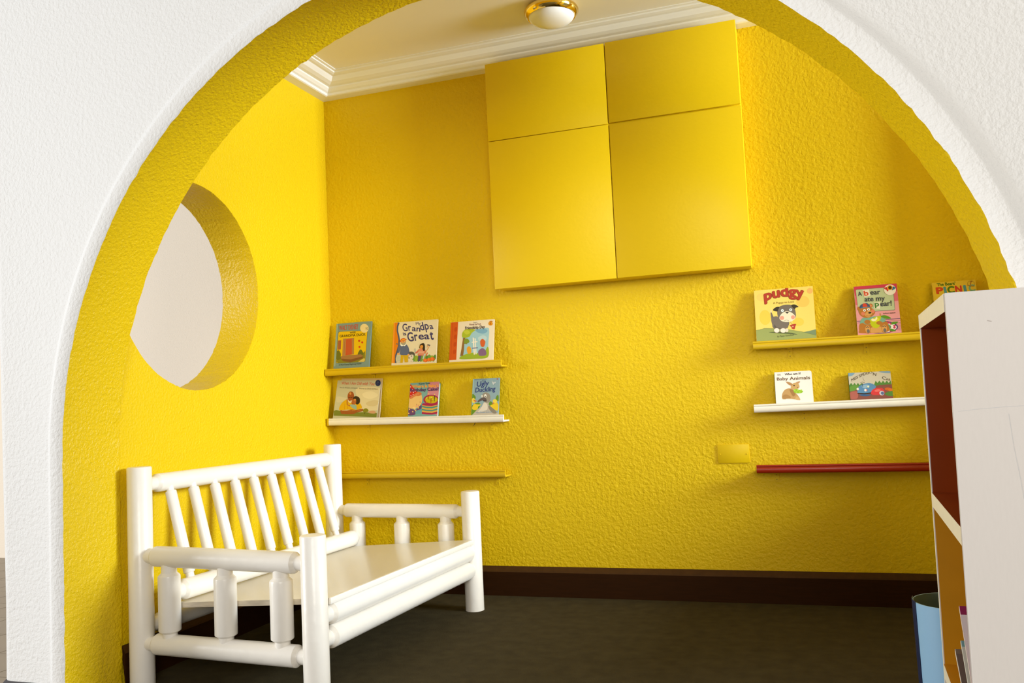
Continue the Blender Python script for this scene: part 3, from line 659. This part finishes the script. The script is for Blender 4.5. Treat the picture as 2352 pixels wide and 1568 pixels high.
# yellow ledge on the right
a = Art(((130, 280), (1360, 200), (155, 1325), (1425, 1250)), .302, .314, .125)
for x, y, rx, ry, c in ((300, 420, 120, 90, (246, 206, 110)), (1150, 520, 140, 120, (240, 200, 96)), (1050, 950, 120, 90, (238, 206, 84)), (350, 850, 120, 160, (238, 206, 80)), (1300, 300, 60, 60, (240, 184, 104))): a.oval(x, y, rx, ry, c)
a.poly([(1125, 1172), (1250, 1150), (1340, 1128), (1400, 1112), (1440, 1110), (1440, 1260), (1280, 1205)], (122, 142, 108))
a.poly([(140, 1450), (150, 1122), (220, 1115), (330, 1080), (500, 1085), (700, 1090), (900, 1122), (1150, 1165), (1440, 1235), (1460, 1400)], (156, 166, 98)); a.line([(150, 1122), (220, 1115), (330, 1080), (500, 1085), (700, 1090), (900, 1122), (1150, 1165), (1440, 1238)], 6, (96, 110, 62))
a.blob([(420, 1165), (600, 1158), (800, 1170), (930, 1190), (1030, 1222), (850, 1205), (600, 1190)], (86, 96, 62))
a.blob([(470, 745), (492, 745), (530, 835), (560, 860), (490, 900), (474, 830)], (118, 109, 100)); a.poly([(466, 742), (482, 652), (486, 655), (492, 748)], (232, 214, 190))
a.blob([(485, 870), (600, 828), (720, 930), (852, 950), (842, 1030), (790, 1088), (540, 1085), (495, 990)], (120, 111, 102)); a.blob([(540, 1000), (600, 1060), (700, 1085), (560, 1088)], (98, 90, 82))
a.blob([(612, 720), (650, 630), (760, 588), (900, 590), (975, 660), (1002, 780), (988, 870), (900, 930), (720, 930), (630, 850)], (116, 107, 98))
a.blob([(522, 698), (575, 638), (655, 628), (630, 690), (612, 724)], (60, 53, 42)); a.blob([(908, 602), (980, 580), (1062, 632), (1005, 648), (975, 678)], (60, 53, 42))
a.blob([(652, 862), (700, 775), (800, 722), (900, 745), (985, 820), (978, 885), (900, 938), (795, 952), (700, 928)], (240, 228, 202))
a.oval(706, 862, 46, 44, (228, 158, 138)); a.oval(940, 850, 42, 42, (228, 158, 138)); a.poly([(776, 746), (815, 732), (860, 738), (822, 774)], (50, 44, 38)); a.line([(752, 928), (790, 908), (830, 912), (850, 925)], 6, (110, 96, 84))
for x, y in ((720, 706), (895, 692)): a.oval(x, y, 32, 31, (150, 190, 210)); a.oval(x, y, 27, 26, (250, 250, 248)); a.oval(x, y, 10, 10, (70, 80, 90))
a.oval(805, 1128, 32, 40, (232, 220, 204)); a.oval(590, 1128, 62, 53, (150, 120, 100)); a.oval(590, 1128, 57, 48, (238, 230, 218)); a.oval(727, 1130, 66, 53, (150, 120, 100)); a.oval(727, 1130, 61, 48, (238, 230, 218))
a.line([(880, 950), (930, 1005)], 4, (90, 80, 60)); a.blob([(866, 1030), (920, 1002), (1000, 994), (985, 1050), (965, 1105), (910, 1088), (905, 1055)], (182, 64, 48)); a.oval(934, 1048, 14, 12, (232, 190, 160))
arc = lambda X, Y, t: (X, Y - 62 * (1 - (2 * t - 1) ** 2) + 22 * (1 - t) * 0)
a.text('pudgy', 338, 500, 1192, 436, 205, (120, 44, 24), .05, 0, arc); a.text('pudgy', 342, 497, 1188, 433, 203, (180, 62, 46), .032, 0, arc)
a.text('A Puppy to Love', 530, 566, 972, 540, 42, (128, 106, 42)); a.text('by Pippa Goodhart', 600, 1276, 960, 1240, 36, (88, 96, 58), 0, .1)
make_book('yellow square book with a grey puppy, leftmost on the yellow right ledge', -.214, 1.3645, .302, .314, 11.4, .006, flat((245, 216, 112)), flat((238, 206, 110)), a)
a = Art(((280, 215), (1265, 170), (270, 1360), (1360, 1310)), .206, .292, .12)
a.poly([(280, 200), (1270, 150), (1290, 420), (284, 440)], (202, 58, 84)); a.poly([(284, 420), (1290, 330), (1310, 560), (280, 640)], (212, 100, 112)); a.poly([(312, 300), (318, 286), (338, 276), (985, 250), (1190, 300), (1196, 420), (1214, 760), (1206, 776), (1190, 784), (750, 800), (334, 812)], (92, 100, 84)); a.poly([(318, 302), (326, 290), (342, 284), (985, 258), (1182, 306), (1188, 420), (1206, 758), (1196, 770), (750, 790), (338, 804)], (182, 192, 150))
a.line([(270, 1035), (1340, 990)], 16, (92, 62, 104)); a.line([(270, 1075), (1340, 1035)], 10, (170, 100, 120)); [a.line([(1240, 1080 + 32 * k), (1345, 1090 + 32 * k)], 10, (150, 96, 116)) for k in range(7)]
a.oval(830, 1200, 450, 165, (80, 56, 104)); a.oval(830, 1205, 415, 142, (236, 224, 216)); [a.oval(x, y, 34, 24, (192, 46, 90)) for x, y in ((1040, 1090), (1105, 1115), (1190, 1170), (1188, 1218), (1100, 1300))]; a.oval(900, 1200, 210, 100, (100, 134, 96))
a.blob([(860, 920), (950, 898), (1050, 930), (1112, 982), (980, 988), (890, 962)], (90, 140, 30)); a.line([(850, 850), (860, 910)], 30, (190, 130, 60)); a.blob([(1115, 1135), (1140, 1075), (1280, 1068), (1230, 1120)], (84, 136, 36)); a.blob([(1060, 1280), (1120, 1240), (1225, 1300), (1120, 1312)], (84, 136, 36))
T = (118, 164, 142); F2 = (176, 112, 44); F3 = (206, 152, 84)
a.blob([(350, 1110), (370, 1010), (450, 950), (650, 930), (780, 920), (950, 980), (965, 1050), (800, 1120), (500, 1160)], T)
a.blob([(310, 1260), (330, 1120), (420, 1080), (500, 1120), (880, 1080), (1000, 1060), (1035, 1140), (1010, 1320), (360, 1345)], F2); a.blob([(590, 1230), (700, 1180), (860, 1190), (900, 1320), (600, 1335)], F3)
a.blob([(590, 1020), (640, 980), (760, 930), (850, 915), (870, 960), (830, 1060), (830, 1160), (740, 1222), (640, 1180), (600, 1100)], (186, 190, 24)); a.blob([(700, 1010), (780, 960), (830, 1000), (760, 1080)], (216, 206, 40)); a.blob([(630, 1020), (650, 975), (720, 985), (760, 935), (780, 970), (740, 1030), (680, 1045)], (236, 226, 180))
a.oval(530, 1060, 78, 55, F2); a.oval(820, 1088, 72, 48, F2)
for x, y in ((525, 1250), (940, 1235)): a.oval(x, y, 74, 115, F2); a.oval(x, y, 62, 103, F3); a.oval(x + 8, y + 45, 38, 52, (110, 100, 92)); [a.oval(x - 32 + 30 * k, y - 55 - (12 if k == 1 else 0), 12, 14, (70, 60, 54)) for k in range(3)]
a.oval(350, 725, 40, 46, F2); a.oval(640, 660, 50, 50, F2); a.oval(640, 662, 28, 30, (214, 134, 90))
a.blob([(345, 800), (370, 720), (500, 690), (640, 710), (735, 800), (700, 880), (600, 945), (480, 950), (380, 890)], F2); a.blob([(480, 880), (540, 800), (640, 780), (660, 850), (610, 930), (540, 940)], F3); a.oval(440, 850, 48, 46, (214, 122, 92)); a.oval(685, 795, 44, 46, (214, 122, 92))
a.blob([(565, 835), (600, 808), (645, 820), (630, 845), (595, 852)], (36, 28, 26)); a.line([(520, 905), (580, 912), (650, 885)], 7, (110, 50, 30)); a.oval(530, 906, 14, 10, (196, 50, 40))
for x, y in ((482, 770), (582, 750)): a.oval(x, y, 34, 28, WHT); a.oval(x + 4, y + 2, 14, 14, (60, 60, 90))
a.blob([(368, 700), (400, 640), (480, 605), (570, 605), (625, 690), (500, 702), (400, 722)], (66, 82, 110)); a.blob([(450, 690), (460, 610), (530, 615), (560, 680), (500, 690)], (206, 66, 40)); a.line([(390, 716), (500, 696), (620, 692)], 16, (86, 130, 160))
a.poly([(470, 300), (622, 284), (648, 436), (502, 452)], (226, 216, 196)); a.poly([(728, 590), (866, 578), (858, 746), (714, 732)], (226, 216, 196))
G = (60, 64, 74)
a.text('A', 362, 425, 456, 419, 92, G, .02); a.text('b', 505, 428, 612, 416, 112, (204, 72, 38), .03); a.text('ear', 652, 404, 884, 398, 112, G, .02); a.text('ate my', 503, 560, 986, 545, 112, G, .02); a.text('p', 738, 682, 842, 676, 112, (62, 122, 54), .03); a.text('ear!', 872, 680, 1142, 668, 116, G, .02); a.text('by Brent Sudduth', 930, 868, 1222, 856, 24, (60, 40, 50), .02)
a.oval(1110, 310, 138, 118, (232, 222, 206)); a.blob([(975, 275), (1030, 245), (1075, 290), (1060, 345), (1010, 300)], (206, 56, 50)); a.blob([(1150, 320), (1165, 250), (1205, 240), (1245, 268), (1195, 310)], (70, 124, 160)); a.oval(1108, 262, 62, 56, (226, 150, 30)); a.oval(1112, 262, 40, 36, (56, 44, 10)); a.oval(1030, 270, 10, 10, (40, 20, 20)); a.oval(1195, 268, 10, 10, (20, 30, 40))
make_book('pink and green book with a brown bear in a cap sitting with a pear', .291, 1.3645, .206, .292, 12.3, .008, flat((222, 150, 152)), flat((222, 190, 160)), a)
a = Art(((575, 275), (1425, 235), (565, 1240), (1440, 1200)), .198, .280, .13)
a.text("The Bears'", 668, 348, 1036, 326, 60, (72, 112, 22), .04)
for ch, x0_, x1_, y, c in (('P', 636, 786, 506, (206, 72, 36)), ('I', 796, 850, 500, (82, 152, 182)), ('C', 862, 1006, 494, (76, 122, 18)), ('N', 1016, 1150, 486, (206, 60, 52)), ('I', 1184, 1240, 480, (82, 152, 182)), ('C', 1280, 1410, 474, (124, 172, 144))): a.text(ch, x0_, y, x1_, y - 5, 130, c, .05)
for k in range(20):
    t0, t1 = 2 * math.pi * k / 20, 2 * math.pi * (k + .55) / 20; a.line([(1335 + 66 * math.cos(t0), 318 + 58 * math.sin(t0)), (1335 + 66 * math.cos(t1), 318 + 58 * math.sin(t1))], 8, (96, 84, 30))
a.line([(1345, 262), (1318, 345)], 12, (150, 70, 40)); a.line([(1310, 280), (1370, 268)], 7, (110, 80, 30)); a.line([(1255, 345), (1385, 375)], 12, (176, 100, 50))
make_book('yellow book half hidden behind the bookshelf with only its title top showing', .662, 1.3645, .198, .280, 13.0, .009, flat((226, 194, 60)), flat((216, 184, 60)), a)

# white ledge on the right
a = Art(((100, 125), (735, 130), (85, 655), (745, 620)), .188, .200, .19)
F4 = (196, 156, 102)
a.blob([(205, 605), (212, 520), (260, 450), (330, 420), (405, 432), (450, 500), (490, 545), (525, 625), (440, 618), (340, 606), (250, 618)], F4); a.blob([(215, 600), (230, 540), (300, 530), (360, 570), (340, 606)], (176, 134, 82)); a.blob([(350, 440), (410, 450), (450, 520), (400, 560)], (166, 124, 76)); a.blob([(440, 618), (470, 560), (525, 622)], (210, 172, 116)); a.oval(330, 612, 60, 9, (232, 222, 204))
a.blob([(374, 405), (400, 350), (450, 325), (510, 342), (526, 400), (492, 432), (410, 442)], (206, 168, 108)); a.blob([(298, 304), (350, 308), (412, 345), (392, 372), (340, 355)], (186, 142, 96)); a.blob([(462, 328), (500, 306), (542, 304), (515, 338)], (196, 152, 104)); a.oval(435, 372, 12, 12, (40, 30, 24)); a.oval(492, 408, 12, 7, (120, 80, 60))
a.blob([(418, 455), (470, 430), (520, 450), (580, 470), (560, 500), (500, 510), (440, 500)], (152, 198, 54)); [a.oval(440 + 28 * k, 455 + (k % 2) * 32, 16, 12, (182, 216, 84)) for k in range(5)]
a.poly([(152, 158), (214, 158), (214, 188), (152, 188)], (150, 146, 140)); a.poly([(156, 162), (210, 162), (210, 184), (156, 184)], (236, 232, 226)); a.text('DK', 160, 181, 206, 181, 17, (120, 116, 110), .02)
a.text('Who am I?', 285, 188, 560, 184, 32, (66, 56, 50), .03); a.text('Baby Animals', 135, 274, 710, 271, 54, (122, 98, 78), .02)
make_book('white rounded board book with a rabbit eating lettuce on its cover', -.136, 1.0300, .188, .200, 17.5, .016, flat((244, 240, 234)), flat((150, 196, 214)), a, round_=.011)
a = Art(((1365, 175), (2090, 155), (1385, 590), (2130, 550)), .203, .172, .23)
a.blob([(1365, 180), (1480, 172), (1450, 215), (1370, 230)], (132, 166, 190)); a.blob([(1900, 160), (2095, 160), (2090, 190), (1980, 185)], (132, 162, 186))
pts = [(1365, 370)]
for k in range(24): pts += [(1380 + 31 * k, (345 if k % 2 else 385) + (-35 if k > 14 else 0) + (10 if 8 < k < 14 else 0))]
a.poly(pts + [(2135, 380), (2135, 420), (1375, 520)], (86, 134, 62)); a.blob([(1380, 420), (1500, 380), (1560, 420), (1500, 470), (1385, 490)], (104, 152, 66))
a.poly([(1380, 500), (1500, 470), (1700, 430), (1900, 385), (2140, 370), (2150, 700), (1385, 700)], (136, 80, 70)); a.blob([(1380, 520), (1500, 490), (1530, 560), (1500, 620), (1385, 620)], (176, 100, 90))
a.blob([(1520, 500), (1540, 420), (1620, 370), (1740, 350), (1835, 390), (1840, 430), (1770, 500), (1720, 520), (1540, 530)], (92, 140, 184)); a.blob([(1600, 400), (1680, 375), (1740, 400), (1650, 440)], (146, 182, 206)); a.line([(1520, 525), (1640, 532), (1770, 515)], 18, (40, 34, 26)); a.blob([(1560, 545), (1690, 540), (1760, 550), (1690, 575), (1580, 570)], (56, 96, 140))
a.blob([(1760, 520), (1790, 460), (1870, 432), (1960, 440), (1990, 500), (1940, 545), (1800, 550)], (212, 62, 66)); a.blob([(1820, 480), (1880, 450), (1930, 470), (1860, 500)], (230, 110, 104)); a.oval(1945, 518, 42, 38, (206, 206, 214)); a.oval(1955, 520, 28, 26, (92, 106, 152)); a.oval(1527, 452, 22, 22, (236, 224, 216)); a.oval(1665, 470, 24, 22, (244, 232, 224)); a.oval(1690, 470, 8, 18, (200, 60, 60))
a.oval(1715, 410, 18, 16, (232, 232, 190)); a.oval(2045, 450, 50, 26, (206, 100, 40)); a.oval(2090, 462, 40, 24, (214, 112, 44)); a.blob([(2000, 520), (2130, 480), (2140, 560), (2040, 560)], (84, 130, 60))
a.line([(1578, 345), (1615, 330), (1655, 345)], 6, (60, 44, 40)); a.line([(1617, 350), (1617, 415)], 8, (40, 34, 30)); a.line([(1625, 255), (1640, 300), (1660, 320)], 4, (110, 90, 70))
K = (92, 80, 66)
a.text("MISS SPIDER'S", 1425, 322, 1800, 238, 46, K, .01, 0, lambda X, Y, t: (X, Y - 55 * math.sin(math.pi * min(t, 1) * .6))); a.text('N', 1800, 222, 1855, 232, 46, K, .01); a.text('C', 1948, 275, 2005, 300, 46, K, .01); a.text('AR', 2012, 302, 2090, 318, 34, K, .01)
make_book('small landscape board book with a blue and a red car, right of the rabbit book', .232, 1.0345, .203, .172, 20.5, .018, flat((206, 198, 178)), flat((60, 90, 60)), a, round_=.010)

# picture books lying in the lower compartment of the bookshelf
R0 = sh.matrix_basis.copy()
def shelf_book(label, v, z, w_, h_, th, col, tilt, spin, px, cover2=None):
    root = empty('book'); tag(root, label, 'book', 'books in the ochre compartment')
    bm = bmesh.new(); bbox(bm, 0, w_, -th / 2, th / 2, .0, h_, .0006); bm2 = from_bm('cover', bm, flat(col), root)
    bm = bmesh.new(); bbox(bm, -.0006, w_ - .003, -th / 2 + .0015, th / 2 - .0015, .002, h_ + .0006); from_bm('pages', bm, m_page, root)
    if cover2:
        bm = bmesh.new(); bbox(bm, .0, w_ * .9, th / 2, th / 2 + .0004, h_ * .1, h_ * .93); from_bm('cover_picture', bm, flat(cover2), root)
        bm = bmesh.new(); bbox(bm, .0, w_ * .9, -th / 2 - .0004, -th / 2, h_ * .1, h_ * .93); from_bm('cover_picture', bm, flat(cover2), root)
    root.matrix_world = R0 @ Matrix.Translation((px, v, z)) @ Matrix.Rotation(math.radians(tilt), 4, 'X') @ Matrix.Rotation(math.radians(spin), 4, 'Z')
    return root
shelf_book('magenta-edged book leaning highest in the ochre compartment', .030, .3535, .21, .345, .010, (150, 40, 84), -45, 0, .012, (236, 222, 220))
shelf_book('teal and white book leaning in the ochre compartment below the magenta one', .075, .3545, .20, .255, .010, (122, 158, 160), -51, 0, .010, (206, 200, 186))
shelf_book('frayed brown and grey book leaning lowest in the ochre compartment', .150, .3560, .20, .235, .012, (126, 108, 92), -61, 0, .004, (110, 92, 84))
